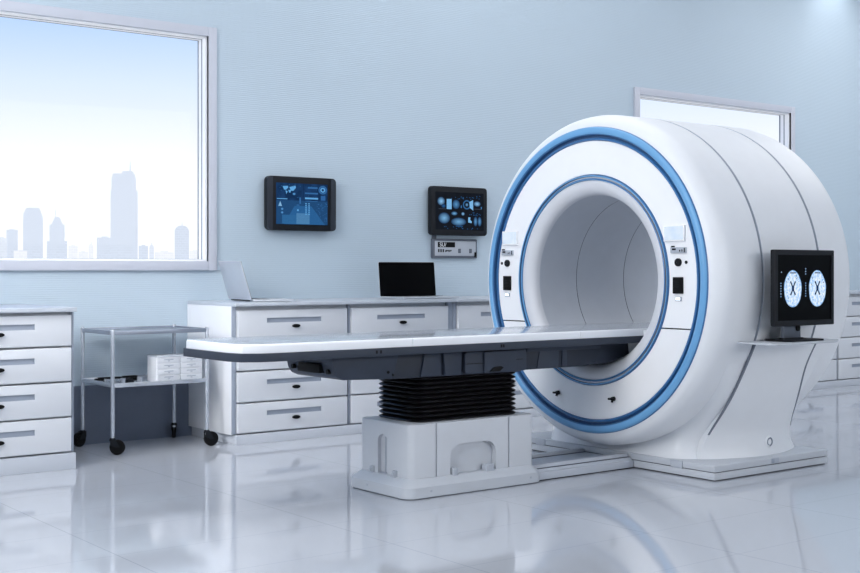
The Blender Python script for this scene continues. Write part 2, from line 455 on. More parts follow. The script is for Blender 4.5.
# ------------------------------------------------------------------ wall displays
def drawing(name, shapes, parent, y, fx, fz):
    """flat self-lit drawing on a screen facing -Y; shapes in screen fractions (u right, v down)"""
    me = bpy.data.meshes.new(name); vs = []; fs = []; cols = []
    pl = wloc(parent)
    def pt(u, v): vs.append((fx(u)-pl.x, y-pl.y, fz(v)-pl.z)); return len(vs)-1
    dy = 0
    for s in shapes:
        y -= .00012
        if s[0] == 'r':
            _, u0, v0, u1, v1, c = s; ids = [pt(u0, v1), pt(u1, v1), pt(u1, v0), pt(u0, v0)]; fs.append(ids); cols.append([c]*4)
        elif s[0] == 'p':
            _, pts, c = s; ids = [pt(*q) for q in pts]; fs.append(ids); cols.append([c]*len(ids))
        elif s[0] == 'e':   # ellipse, centre colour to edge colour
            _, u, v, a, bb, c, e = s; n = 20; ctr = pt(u, v); rim = [pt(u+a*cos(2*pi*k/n), v+bb*sin(2*pi*k/n)) for k in range(n)]
            for k in range(n): fs.append([ctr, rim[k], rim[(k+1) % n]]); cols.append([c, e, e])
        elif s[0] == 'o':   # ring
            _, u, v, a, bb, t, c = s; n = 24
            o_ = [pt(u+a*cos(2*pi*k/n), v+bb*sin(2*pi*k/n)) for k in range(n)]; i_ = [pt(u+(a*t)*cos(2*pi*k/n), v+(bb*t)*sin(2*pi*k/n)) for k in range(n)]
            for k in range(n): fs.append([o_[k], o_[(k+1) % n], i_[(k+1) % n], i_[k]]); cols.append([c]*4)
    me.from_pydata(vs, [], fs)
    at = me.color_attributes.new('Col', 'FLOAT_COLOR', 'CORNER')
    k = 0
    for f, cc in zip(fs, cols):
        for c in cc: at.data[k].color = lin(c)+(1,); k += 1
    me.materials.append(M['glow'])
    o = bpy.data.objects.new(name, me); COL.objects.link(o); o.parent = parent
    return o

# left display
xa, xb, za, zb = 4.492, 5.079, 1.430, 1.822
tv = empty('wall_display', ((xa+xb)/2, YW, za)); tag(tv, 'black wall screen showing a world map, mounted nearest the large window', 'display')
b = B(); prism(b, rrect(xa, za, xb, zb, .035), 'Y', 7.79, 7.835, .006); obj('casing', b, M['dark'], tv)
for s in (0, 1):
    b = B()
    x_ = xa+.001 if s == 0 else xb-.046
    prism(b, rrect(x_, za+.001, x_+.045, zb-.001, .03, corners=(0, 1, 1, 0) if s == 0 else (1, 0, 0, 1)), 'Y', 7.783, 7.80, .003)
    obj('side_grip', b, M['grip'], tv)
b = B(); box(b, xa+.18, 7.83, za+.12, xb-.18, YW, zb-.1, .004); obj('wall_bracket', b, M['dark'], tv)
SX0, SX1, SZ0, SZ1 = xa+.075, xb-.075, za+.045, zb-.048
b = B(); box(b, SX0, 7.787, SZ0, SX1, 7.795, SZ1); sc = obj('screen', b, emat('screen_navy', (26,56,96), 1., .25, 18), tv, smooth=False)
u = lambda x: (x-40)/545.; v = lambda y: (y-88)/430.
c_, d_, e_ = (96,164,220), (52,104,160), (34,74,122)
g = [('r', 0, .42, 1, 1, (34,74,118)), ('p', [(.15, 1), (.95, 1), (.68, .55), (.35, .55)], (42,94,146)), ('r', u(250), v(400), u(390), v(512), (74,126,172)), ('r', u(100), v(420), u(250), v(512), (46,100,150)),
     ('p', [(u(105), v(122)), (u(160), v(118)), (u(165), v(135)), (u(140), v(160)), (u(120), v(158))], c_), ('p', [(u(135), v(165)), (u(158), v(175)), (u(145), v(205))], c_),
     ('p', [(u(175), v(130)), (u(240), v(112)), (u(245), v(135)), (u(215), v(170)), (u(190), v(165))], c_), ('p', [(u(165), v(160)), (u(195), v(160)), (u(185), v(190)), (u(172), v(185))], c_), ('e', u(225), v(200), .03, .03, c_, d_),
     ('r', u(45), v(250), u(155), v(258), c_), ('p', [(u(80), v(280)), (u(98), v(330)), (u(60), v(330))], (130,180,220)), ('e', u(100), v(360), .025, .03, c_, d_), ('e', u(100), v(397), .025, .03, c_, d_),
     ('o', u(532), v(148), .085, .105, .7, d_), ('o', u(532), v(148), .05, .06, .5, c_), ('r', u(510), v(210), u(560), v(258), (48,98,156)),
     ('r', u(340), v(180), u(480), v(196), d_), ('r', u(340), v(232), u(480), v(250), c_), ('r', u(370), v(120), u(475), v(138), d_), ('r', u(345), v(268), u(475), v(274), d_),
     ('r', u(320), v(90), u(326), v(230), (20,44,80)), ('r', u(280), v(235), u(296), v(300), d_), ('r', u(250), v(310), u(280), v(320), d_), ('r', u(255), v(360), u(272), v(378), c_)]
for k in range(6):
    for x_ in (342, 374): g.append(('r', u(x_), v(292+22*k), u(x_+16), v(304+22*k), c_))
for k in range(40):
    xx, yy = random.uniform(455, 575), random.uniform(275, 480); g.append(('r', u(xx), v(yy), u(xx+7), v(yy+7), d_))
for k in range(16):
    xx, yy = random.uniform(60, 560), random.uniform(95, 240); g.append(('r', u(xx), v(yy), u(xx+6), v(yy+6), d_))
drawing('map_graphics', g, tv, 7.7868, lambda t: SX0+t*(SX1-SX0), lambda t: SZ1-t*(SZ1-SZ0))

# right display
xa, xb, za, zb = 5.975, 6.548, 1.419, 1.808
tv = empty('wall_display', ((xa+xb)/2, YW, za)); tag(tv, 'black wall screen showing glowing blue scan thumbnails, above the small control box', 'display')
b = B(); prism(b, rrect(xa, za, xb, zb, .028), 'Y', 7.785, 7.835, .006); obj('casing', b, M['dark'], tv)
b = B(); box(b, xa+.18, 7.83, za+.12, xb-.18, YW, zb-.1, .004); obj('wall_bracket', b, M['dark'], tv)
b = B(); box(b, xa+.04, 7.7825, za+.045, xb-.04, 7.79, zb-.045); obj('screen', b, emat('screen_dark', (24,28,36), 1., .1, 30), tv, smooth=False)
u = lambda x: (x+13)/777.; v = lambda y: (y+54)/681.
dk = (24,28,36); mid = (40,92,146); br = (140,196,240); lt = (112,170,216)
def blob(x, y, a, bb, c=br): return ('e', u(x), v(y), a/777., bb/681., c, (28,52,86))
g = [blob(115, 155, 52, 60), blob(147, 220, 30, 28, mid), ('r', u(190), v(120), u(258), v(262), (124,182,228)), blob(320, 192, 52, 66, (86,144,194)), ('o', u(470), v(192), 55/777., 66/681., .72, (50,100,150)),
     blob(470, 192, 22, 26, lt), ('p', [(u(505), v(150)), (u(558), v(122)), (u(560), v(270)), (u(512), v(235))], (124,182,228)), blob(615, 175, 50, 38), blob(155, 388, 80, 78, (120,176,220)),
     blob(295, 320, 44, 28, lt), blob(415, 322, 24, 26, br), blob(355, 435, 105, 58, (110,166,212)), ('p', [(u(488), v(370)), (u(520), v(368)), (u(515), v(400)), (u(540), v(430)), (u(535), v(450)), (u(488), v(440))], (124,182,228)),
     blob(592, 425, 28, 68, (90,148,198)), blob(650, 425, 28, 68, (90,148,198)), ('r', u(80), v(258), u(190), v(264), (70,80,94)), ('r', u(570), v(246), u(680), v(252), (70,80,94)), ('r', u(668), v(215), u(680), v(246), (70,130,190)), ('r', u(384), v(205), u(396), v(240), (60,120,180)), ('r', u(315), v(494), u(410), v(502), mid)]
for k in range(46):
    xx, yy = random.choice(((random.uniform(230, 680), random.uniform(60, 110)), (random.uniform(490, 670), random.uniform(295, 340)), (random.uniform(100, 660), random.uniform(500, 530)))); g.append(('r', u(xx), v(yy), u(xx+10), v(yy+10), mid))
drawing('scan_graphics', g, tv, 7.7822, lambda t: xa+t*(xb-xa), lambda t: zb-t*(zb-za))

# control box below it
xa, xb, za, zb = 6.022, 6.482, 1.236, 1.392
cb = empty('wall_control_box', ((xa+xb)/2, YW, za)); tag(cb, 'small grey control box with a dark label on the wall below the scan-thumbnail screen', 'control box')
b = B(); box(b, xa, 7.833, za, xb, YW, zb, .008); obj('housing', b, M['plated'], cb)
b = B(); box(b, xa+.022, 7.829, za+.02, xb-.018, 7.838, zb-.018, .003); obj('face_plate', b, M['plate'], cb)
b = B(); box(b, xa+.05, 7.827, za+.088, xa+.225, 7.833, za+.13, .002); obj('name_label', b, M['black'], cb)
b = B(); box(b, xa+.01, 7.853, zb-.002, xa+.055, YW, zb+.03, .002); obj('cable_gland', b, M['plated'], cb)
b = B()
for k in range(3): box(b, xa+.052+.023*k, 7.8275, za+.048, xa+.066+.023*k, 7.832, za+.073)
for k in range(6): box(b, xa+.125+.011*k, 7.8275, za+.05+.003*(k % 3), xa+.133+.011*k, 7.832, za+.066+.002*(k % 2))
obj('printed_marks', b, M['dark'], cb)
for dx in (.258, .372):
    b = B(); box(b, xa+dx, 7.825, za+.042, xa+dx+.026, 7.833, za+.078, .003); obj('button', b, M['plated'], cb)
b = B(); box(b, xb-.034, 7.824, za+.012, xb-.014, 7.833, za+.05, .003); obj('switch', b, M['black'], cb)
def text(name, s, size, loc, rot, m, parent, ext=.0006):
    cu = bpy.data.curves.new(name, 'FONT'); cu.body = s; cu.size = size; cu.extrude = ext; cu.align_x = 'LEFT'
    t = bpy.data.objects.new(name, cu); COL.objects.link(t)
    bpy.context.view_layer.update()
    me = bpy.data.meshes.new_from_object(t.evaluated_get(bpy.context.evaluated_depsgraph_get()))
    bpy.data.objects.remove(t)
    o = bpy.data.objects.new(name, me); COL.objects.link(o); me.materials.clear(); me.materials.append(m)
    o.parent = parent; o.location = Vector(loc)-wloc(parent); o.rotation_euler = rot
    return o
text('lettering', 'SU/', .047, (xa+.066, 7.8265, za+.094), (pi/2, 0, 0), M['txt'], cb)

# ------------------------------------------------------------------ laptops
def make_laptop(name, loc, rz, w, dp, hh, lean, label, z=ZT):
    """local: hinge line along X, base towards -Y, lid leaning back towards +Y"""
    r = empty(name, loc, rz); tag(r, label, 'laptop')
    b = B(); prism(b, rrect(-w/2, -dp, w/2, 0, .012), 'Z', .003, .016, .003); obj('base', b, M['alu'], r, local=True)
    b = B(); box(b, -w*.43, -dp*.44, .0158, w*.43, -dp*.08, .0172, .0005); obj('keyboard', b, M['black'], r, local=True)
    b = B(); box(b, -w*.14, -dp*.92, .0158, w*.14, -dp*.55, .0166); obj('touchpad', b, M['metal'], r, local=True)
    A = Matrix.Translation((0, .004, .012)) @ Matrix.Rotation(-lean, 4, 'X')
    t = B(); prism(t, rrect(-w/2, 0, w/2, hh, .012), 'Y', 0, .007, .0025); bmesh.ops.transform(t, matrix=A, verts=t.verts); ld = obj('lid', t, M['alu'], r, local=True)
    t = B(); prism(t, rrect(-w/2+.002, .002, w/2-.002, hh-.002, .011), 'Y', -.0015, .0015); bmesh.ops.transform(t, matrix=A, verts=t.verts); s = obj('screen', t, M['screenk'], r, local=True); s.parent = ld
    t = B(); cyl(t, (-w*.4, .006, .010), (w*.4, .006, .010), .006, n=10); obj('hinge', t, M['dark'], r, local=True)
    return r
make_laptop('laptop', (4.12, 7.49, ZT), radians(82), .42, .30, .275, radians(17), 'open silver laptop seen from behind its lid, at the left end of the worktop')
make_laptop('laptop', (5.58, 7.55, ZT), radians(0), .525, .29, .262, radians(6), 'open laptop with black screen facing the room, right of the silver-backed one')

# ------------------------------------------------------------------ instrument trolley
TX0, TX1, TY0, TY1 = 3.115, 3.76, 7.295, 7.775
tr = empty('instrument_trolley', ((TX0+TX1)/2, (TY0+TY1)/2, 0)); tag(tr, 'steel two-tier trolley on black castors between the two white cabinets', 'trolley')
zt, zs = .755, .430
for (x, y) in ((TX0, TY0), (TX1, TY0), (TX0, TY1), (TX1, TY1)):
    b = B(); cyl(b, (x, y, .075), (x, y, .768), .0125, n=16); cyl(b, (x, y, .768), (x, y, .774), .0125, .009, n=16); obj('post', b, M['metal'], tr)
M['steelm'] = mat('steel_rail', (138,146,160), .3, metal=.5, var=.03)
def tier(z, nm, m):
    b = B(); box(b, TX0, TY0, z-.006, TX1, TY1, z, .001)
    box(b, TX0, TY0-.008, z-.014, TX1, TY0+.006, z+.012, .002); box(b, TX0, TY1-.006, z-.014, TX1, TY1+.008, z+.012, .002)
    box(b, TX0-.008, TY0, z-.014, TX0+.006, TY1, z+.012, .002); box(b, TX1-.006, TY0, z-.014, TX1+.008, TY1, z+.012, .002)
    obj(nm, b, m, tr)
tier(zt, 'top_tray', M['steelm']); tier(zs, 'lower_shelf', M['metal'])
for i, (x, y, a) in enumerate(((TX0, TY0, -20), (TX1, TY0, -10), (TX0, TY1, 200), (TX1, TY1, 65))):
    a = radians(a); f = Vector((cos(a), sin(a), 0)); s = Vector((-sin(a), cos(a), 0)); c = Vector((x, y, .048))+f*.028
    b = B()
    for sg in (-1, 1):
        q = [Vector((x, y, .10))+s*sg*.017-f*.014, Vector((x, y, .10))+s*sg*.017+f*.016, c+s*sg*.017+f*.014, c+s*sg*.017-f*.012, Vector((x, y, .06))+s*sg*.017-f*.014]
        A = [b.verts.new(p) for p in q]; C2 = [b.verts.new(p+s*sg*.003) for p in q]
        b.faces.new(A); b.faces.new(C2[::-1])
        for k in range(5): b.faces.new([A[k], A[(k+1) % 5], C2[(k+1) % 5], C2[k]])
    cyl(b, (x, y, .088), (x, y, .106), .022, .015, 16); fk = obj('castor_fork', b, M['dark'], tr)
    t = B(); lathe(t, [(-.012, .0005, 0), (-.012, .028, 0), (-.014, .03, 0), (-.014, .042, 0), (-.010, .047, 0), (.010, .047, 0), (.014, .042, 0), (.014, .03, 0), (.012, .028, 0), (.012, .0005, 0)], (0, 0), 'Y', 28, False)
    A = Matrix.Translation(c) @ Matrix.Rotation(a, 4, 'Z'); bmesh.ops.transform(t, matrix=A, verts=t.verts)
    w = obj('castor_wheel', t, M['black'], tr); w.parent = fk

# small drawer box on the trolley
bx0, bx1, by0, by1, bz0, bz1 = 3.425, 3.745, 7.325, 7.47, zs, .592
db = empty('drawer_box', ((bx0+bx1)/2, by0, bz0)); tag(db, 'small white box of eight tiny drawers on the lower shelf of the trolley', 'box')
b = B(); box(b, bx0, by0+.006, bz0+.001, bx1, by1, bz1, .003); obj('casing', b, M['cabside'], db)
b = B(); box(b, bx0-.003, by0-.002, bz1-.004, bx1+.003, by1+.003, bz1+.006, .002); obj('lid', b, M['worktop'], db)
for cxx in (0, 1):
    for k in range(4):
        x0 = bx0+.005+cxx*.157; z0 = bz0+.008+k*.037
        b = B(); box(b, x0, by0, z0, x0+.153, by0+.01, z0+.0345, .002); d = obj('drawer', b, M['cab'], db)
        b = B(); box(b, x0+.045, by0-.0012, z0+.020, x0+.108, by0+.002, z0+.025); box(b, x0+.072, by0-.004, z0+.012, x0+.084, by0+.001, z0+.017, .001); h_ = obj('handle', b, M['slot'], db); h_.parent = d

# instruments on the trolley shelf
def tagm(o, label, cat, group=None): return tag(o, label, cat, group)
zsh = zs+.0005
b = B(); tube(b, [(3.17, 7.66, zsh+.017), (3.25, 7.62, zsh+.017), (3.33, 7.60, zsh+.017)], [.004, .008, .005]); box(b, 3.15, 7.648, zsh, 3.21, 7.672, zsh+.014, .003); box(b, 3.305, 7.588, zsh, 3.335, 7.612, zsh+.013, .002)
tagm(obj('instrument_probe', b, M['black']), 'long black instrument lying at the back left of the trolley shelf', 'instrument')
for (x, y, r_, lb) in ((3.205, 7.345, .016, 'small steel cup on the trolley shelf, left of the two cups'), (3.315, 7.345, .015, 'small steel cup on the trolley shelf, the one nearest the drawer box')):
    b = B(); lathe(b, [(zsh, .0005, 0), (zsh, r_*.85, 0), (zsh+.004, r_*.9, 0), (zsh+.034, r_, 0), (zsh+.036, r_*1.06, 0), (zsh+.036, r_*.93, 0), (zsh+.006, r_*.8, 0), (zsh+.006, .0005, 0)], (x, y), 'Z', 24, False)
    tagm(obj('steel_cup', b, M['metal']), lb, 'cup', 'steel cups on the trolley')
b = B(); box(b, 3.232, 7.33, zsh, 3.272, 7.375, zsh+.026, .003); box(b, 3.235, 7.333, zsh+.026, 3.269, 7.372, zsh+.032, .002); box(b, 3.244, 7.335, zsh+.031, 3.26, 7.365, zsh+.036, .002)
tagm(obj('instrument_case', b, M['dark']), 'little dark case between the two steel cups on the trolley', 'case')
b = B(); box(b, 3.30, 7.56, zsh, 3.405, 7.60, zsh+.02, .003); box(b, 3.305, 7.562, zsh+.02, 3.40, 7.598, zsh+.03, .004)
tagm(obj('instrument_case', b, M['black']), 'flat black case behind the steel cups, beside the white drawer box', 'case')
b = B()
for s in (-1, 1):
    tube(b, [(3.165, 7.40+s*.004, zsh+.004), (3.20, 7.40+s*.007, zsh+.006), (3.235, 7.40+s*.003, zsh+.005)], .003, 8)
    ring = [(3.15+.012*cos(2*pi*k/12), 7.40+s*.013+.010*sin(2*pi*k/12), zsh+.004) for k in range(13)]
    tube(b, ring, .0022, 6)
tagm(obj('surgical_scissors', b, M['dmetal']), 'steel scissors lying near the front left post of the trolley', 'scissors')

# ------------------------------------------------------------------ patient table
pt = empty('patient_table', (4.10, 5.22, 0)); tag(pt, 'long white patient table on black bellows and white column, reaching into the scanner', 'patient table')
YC = 5.22
# table top in three lengths
def tabletop(x0, x1, ch):
    w = .305; z0, z1 = .768, .810
    if ch: poly = [(x1, YC-w), (x1, YC+w), (x0+.06, YC+w), (x0+.02, YC+w-.014), (x0, YC+w-.05), (x0, YC-w+.14), (x0+.025, YC-w+.05), (x0+.10, YC-w+.006), (x0+.16, YC-w)]
    else: poly = [(x0, YC-w), (x1, YC-w), (x1, YC+w), (x0, YC+w)]
    t = bmesh.new()
    A = [t.verts.new((p[0], p[1], z0)) for p in poly]; Bv = [t.verts.new((p[0], p[1], z1)) for p in poly]
    n = len(poly); t.faces.new(A); ft = t.faces.new(Bv)
    for i in range(n): t.faces.new([A[i], A[(i+1) % n], Bv[(i+1) % n], Bv[i]])
    bmesh.ops.recalc_face_normals(t, faces=t.faces)
    xs = (x1,) if ch else (x0, x1)
    ed = [e for e in ft.edges if not any(all(abs(q.co.x-xx) < 1e-6 for q in e.verts) for xx in xs)]
    bmesh.ops.bevel(t, geom=ed, offset=.012, segments=4, profile=.6, affect='EDGES')
    t.normal_update()
    for f in t.faces: f.material_index = 1 if f.normal.z > .97 else 0  # upward faces darkened in colour, since the edges catch more light
    return t
for (x0, x1, ch) in ((2.712, 3.655, 1), (3.658, 4.80, 0), (4.803, 5.95, 0)):
    obj('table_top', tabletop(x0, x1, ch), [M['top'], M['topgrey']], pt)
b = B(); w = .312; x0 = 2.700; poly = [(5.93, YC-w), (5.93, YC+w), (x0+.06, YC+w), (x0+.018, YC+w-.014), (x0, YC+w-.05), (x0, YC-w+.14), (x0+.025, YC-w+.05), (x0+.10, YC-w+.006), (x0+.16, YC-w)]
prism(b, poly, 'Z', .729, .7685, .004); obj('under_tray', b, M['tray'], pt)
b = B()
for x in (3.43, 3.455, 4.22, 4.235): box(b, x, YC-w-.0015, .742, x+.010, YC-w+.004, .758, .001)
obj('tray_clip', b, M['black'], pt)
# carriage
b = B(); prism(b, [(3.235, .730), (3.255, .655), (3.275, .628), (3.31, .614), (3.60, .604), (3.64, .730)], 'Y', 5.005, 5.435, .008); obj('carriage_front', b, M['hull2'], pt)
b = B(); box(b, 3.228, 5.10, .645, 3.262, 5.30, .690, .004); obj('cable_port', b, M['black'], pt)
b = B()
for (x, y, z) in ((3.238, 5.36, .665), (3.246, 5.05, .655)): cyl(b, (x-.004, y, z), (x+.02, y, z), .012, n=14)
cyl(b, (3.57, 5.0, .64), (3.57, 5.02, .64), .007, n=12); cyl(b, (3.60, 5.0, .625), (3.60, 5.02, .625), .005, n=12)
obj('screw', b, M['black'], pt)
b = B(); prism(b, [(3.645, .729), (3.605, .603), (4.46, .598), (4.46, .729)], 'Y', 5.018, 5.42, .003); obj('carriage_body', b, M['hull'], pt)
b = B(); prism(b, [(3.80, .727), (3.775, .606), (3.905, .605), (3.90, .727)], 'Y', 5.006, 5.022, .003); prism(b, [(3.915, .727), (3.925, .604), (4.03, .603), (4.035, .727)], 'Y', 4.998, 5.022, .003); obj('carriage_rib', b, M['hull2'], pt)
b = B(); prism(b, rrect(4.045, .606, 4.47, .722, .02), 'Y', 4.985, 5.10, .006); dv = obj('drive_housing', b, M['hull2'], pt)
b = B(); prism(b, rrect(4.165, .606, 4.385, .718, .012, corners=(1, 1, 0, 0)), 'Y', 4.972, 5.0, .005)
o = obj('drive_cover', b, M['hull2'], pt); o.parent = dv; o.location = Vector((0, 0, 0)); 
b = B(); box(b, 4.048, 4.9815, .657, 4.165, 4.986, .661); box(b, 4.385, 4.9815, .667, 4.44, 4.986, .671); o = obj('housing_joint', b, M['gap'], pt); o.parent = dv
b = B(); prism(b, [(4.195, .612), (4.225, .635), (4.275, .640), (4.295, .632), (4.265, .612)], 'Y', 4.966, 4.99, .004); o = obj('grip', b, M['black'], pt); o.parent = dv
b = B(); prism(b, [(4.462, .729), (4.47, .604), (4.95, .604), (5.03, .615), (5.09, .729)], 'Y', 5.03, 5.41, .005); obj('carriage_rear', b, M['hull'], pt)
b = B(); prism(b, [(4.77, .727), (4.765, .606), (4.805, .606), (4.80, .727)], 'Y', 5.022, 5.05, .002); prism(b, [(4.50, .7275), (4.50, .70), (5.06, .70), (5.07, .7275)], 'Y', 5.018, 5.05, .003); prism(b, [(4.60, .70), (4.58, .606), (4.74, .606), (4.745, .70)], 'Y', 5.024, 5.05, .003); obj('carriage_rib', b, M['hull2'], pt)
b = B(); prism(b, [(5.02, .729), (5.02, .607), (5.12, .610), (5.20, .622), (5.28, .642), (5.38, .680), (5.46, .714), (5.50, .729)], 'Y', 5.045, 5.395, .004); obj('carriage_nose', b, M['tray'], pt)
# bellows
rings = []; z0, z1, nf = .364, .604, 10
def rr3(x0, x1, y0, y1, z, r): return [(p[0], p[1], z) for p in rrect(x0, y0, x1, y1, r, 5)]
for k in range(nf*6+1):
    t = k/6.; ph = t % 1; z = z0+(z1-z0)*t/nf
    o_ = .024*(1-abs(2*ph-1)**1.8)-.006
    rings.append(rr3(3.79-o_, 4.452+o_, 5.055-o_, 5.395+o_, z, .04+max(0, o_)))
b = B(); loft(b, rings); obj('bellows', b, M['rubber'], pt, ang=60)
# column
b = B(); t = B(); 
def rr8(i, z): return [(p[0], p[1], z) for p in rrect(3.70+i, 4.995+i, 4.535-i, 5.445-i, .035-i, 8)]
loft(b, [rr8(0, .085), rr8(0, .359), rr8(.001, .363), rr8(.003, .366), rr8(.007, .368)])
col = obj('column_base', b, [M['colw'], M['colw']], pt)
cs = []
t = B(); prism(t, rrect(3.955, .05, 4.262, .250, .065, 8, (1, 1, 0, 0)), 'Y', 4.90, 5.03); cs.append(t)
t = B(); prism(t, rrect(5.192, .05, 5.277, .300, .040, 8, (1, 1, 0, 0)), 'X', 3.60, 3.722); cs.append(t)
for x in (3.858, 4.345):
    t = B(); box(t, x, 4.9, .08, x+.011, 5.003, .5); cs.append(t)
cut(col, cs)
b = B(); box(b, 3.717, 5.232, .086, 3.724, 5.237, .285); box(b, 3.710, 5.193, .088, 3.724, 5.276, .102); o = obj('slot_plate', b, M['groove'], pt); o.parent = col
rings = [rr3(3.652, 4.562, 4.955, 5.485, .004, .06), rr3(3.65, 4.565, 4.952, 5.488, .008, .06), rr3(3.65, 4.565, 4.952, 5.488, .058, .06), rr3(3.654, 4.561, 4.956, 5.484, .064, .06), rr3(3.69, 4.535, 4.99, 5.45, .095, .05), rr3(3.70, 4.50, 5.0, 5.44, .096, .05)]
b = B(); loft(b, rings); obj('base_flange', b, M['base'], pt, ang=20)
b = B(); loft(b, [rr3(3.66, 4.555, 4.962, 5.478, .0, .06), rr3(3.66, 4.555, 4.962, 5.478, .006, .06)]); obj('base_gasket', b, M['seam'], pt)
for (x0, y0, x1, y1) in ((3.965, 4.985, 4.00, 5.02), (4.185, 4.985, 4.24, 5.02), (3.685, 5.305, 3.705, 5.335), (3.685, 5.105, 3.705, 5.135)):
    b = B(); box(b, x0, y0, .09, x1, y1, .128, .003); bx_ = (x1-x0) > .025
    if bx_: box(b, x0+.010, y0-.003, .094, x0+.016, y1-.01, .126, .001); box(b, x0+.024, y0-.003, .094, x0+.03, y1-.01, .126, .001)
    else: box(b, x0-.008, y0+.006, .1, x0+.004, y1-.006, .118, .002)
    obj('latch', b, M['track'], pt)
b = B()
for (x, y, nx, ny) in ((3.80, 4.952, 0, -1), (4.47, 4.952, 0, -1), (3.65, 5.30, -1, 0)):
    cyl(b, (x, y, .036), (x+nx*.002, y+ny*.002, .036), .006, n=12)
obj('bolt', b, M['groove'], pt)
# floor track between column and scanner
b = B()
prism(b, [(4.992, .006), (5.448, .006), (5.448, .062), (5.40, .066), (5.396, .048), (5.12, .048), (5.116, .074), (5.040, .080), (5.036, .062), (5.016, .060), (5.008, .048), (4.992, .045)], 'X', 4.55, 5.303, .0015)
obj('floor_track', b, M['track'], pt, ang=20)
b = B(); box(b, 4.556, 4.997, 0, 5.30, 5.44, .0065); obj('track_gasket', b, M['gap'], pt)
for y0, y1, zz in ((5.122, 5.150, .0495), (5.375, 5.395, .0495), (5.018, 5.035, .0625)):
    b = B(); box(b, 4.558, y0, zz-.003, 5.298, y1, zz); obj('track_groove', b, M['seam'], pt)

# ------------------------------------------------------------------ scanner
ZC = 1.086; XF = 5.17; RB = .97; XB = 6.35; C = (YC, ZC)
sc = empty('body_scanner', (5.85, YC, 0)); tag(sc, 'large white ring-shaped body scanner with blue rim, around the end of the patient table', 'scanner')
def groove(x, d=.010, w=.020): return [(x-w*.5, RB, 1), (x-w*.3, RB-d, 1), (x+w*.35, RB-d, 1), (x+w*.5, RB, 0)]
prof = [(5.200, .60, 2), (5.200, .893, 0), (5.166, .895, 0), (5.172, .916, 0), (5.184, .934, 0), (5.200, .949, 0), (5.222, .961, 0), (5.25, .968, 0), (5.29, RB, 0)]
prof += groove(5.525)+groove(6.035)
prof += [(6.29, RB, 0), (6.32, RB-.004, 0), (6.34, RB-.013, 0), (6.352, RB-.028, 0), (6.358, RB-.05, 0), (6.360, .62, 0), (6.352, .585, 0), (6.325, .56, 0), (6.325, .545, 0), (5.28, .545, 0), (5.28, .60, 0)]
b = B(); lathe(b, prof, C, 'X', 160); obj('barrel_shell', b, [M['shell'], M['groove'], M['gap']], sc)
# outer blue ring
prof = [(5.196, .894, 1), (5.168, .8955, 1), (5.156, .892, 0), (5.147, .882, 0), (5.1455, .868, 0), (5.150, .852, 1), (5.158, .846, 2), (5.176, .842, 2), (5.176, .832, 1), (5.164, .827, 1), (5.162, .818, 1), (5.168, .814, 1), (5.196, .814, 1)]
b = B(); lathe(b, prof, C, 'X', 160); obj('rim_ring', b, [M['blue1'], M['blue2'], M['blue3']], sc, ang=50, label='blue outer ring')
prof = [(5.20, .617, 1), (5.166, .616, 1), (5.160, .611, 0), (5.162, .605, 2), (5.172, .603, 3), (5.172, .596, 3), (5.163, .594, 1), (5.160, .588, 0), (5.166, .583, 1), (5.20, .583, 1)]
b = B(); lathe(b, prof, C, 'X', 160); obj('bore_ring', b, [M['blue1'], M['blue2'], M['blue3'], M['silver']], sc, ang=50, label='thin double blue ring around the opening')
# front panels
def annulus(sel):
    t = B(); lathe(t, [(5.198, .618, 0), (5.172, .618, 0), (5.1695, .620, 0), (5.1695, .811, 0), (5.172, .813, 0), (5.198, .813, 0)], C, 'X', 160)
    zs_ = .8285 if sel > 0 else .8205
    g_ = bmesh.ops.bisect_plane(t, geom=list(t.verts)+list(t.edges)+list(t.faces), plane_co=(0, 0, zs_), plane_no=(0, 0, 1), clear_outer=sel < 0, clear_inner=sel > 0)
    ed = [e for e in g_['geom_cut'] if isinstance(e, bmesh.types.BMEdge)]
    bmesh.ops.edgeloop_fill(t, edges=ed)
    return t
obj('upper_front_panel', annulus(1), M['panelw'], sc); obj('lower_front_panel', annulus(-1), M['panelw'], sc)
# funnel + bore
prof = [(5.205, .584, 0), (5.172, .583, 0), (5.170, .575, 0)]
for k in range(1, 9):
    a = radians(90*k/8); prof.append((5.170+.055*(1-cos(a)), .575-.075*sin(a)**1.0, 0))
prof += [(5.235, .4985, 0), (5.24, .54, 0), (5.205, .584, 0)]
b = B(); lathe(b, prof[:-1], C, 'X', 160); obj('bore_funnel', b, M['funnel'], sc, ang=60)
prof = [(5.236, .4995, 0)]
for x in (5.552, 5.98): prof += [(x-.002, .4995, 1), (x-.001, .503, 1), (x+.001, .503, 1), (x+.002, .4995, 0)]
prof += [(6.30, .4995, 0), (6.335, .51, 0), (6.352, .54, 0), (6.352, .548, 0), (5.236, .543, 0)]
b = B(); lathe(b, prof, C, 'X', 160); obj('bore_liner', b, [M['bore'], M['seam']], sc)

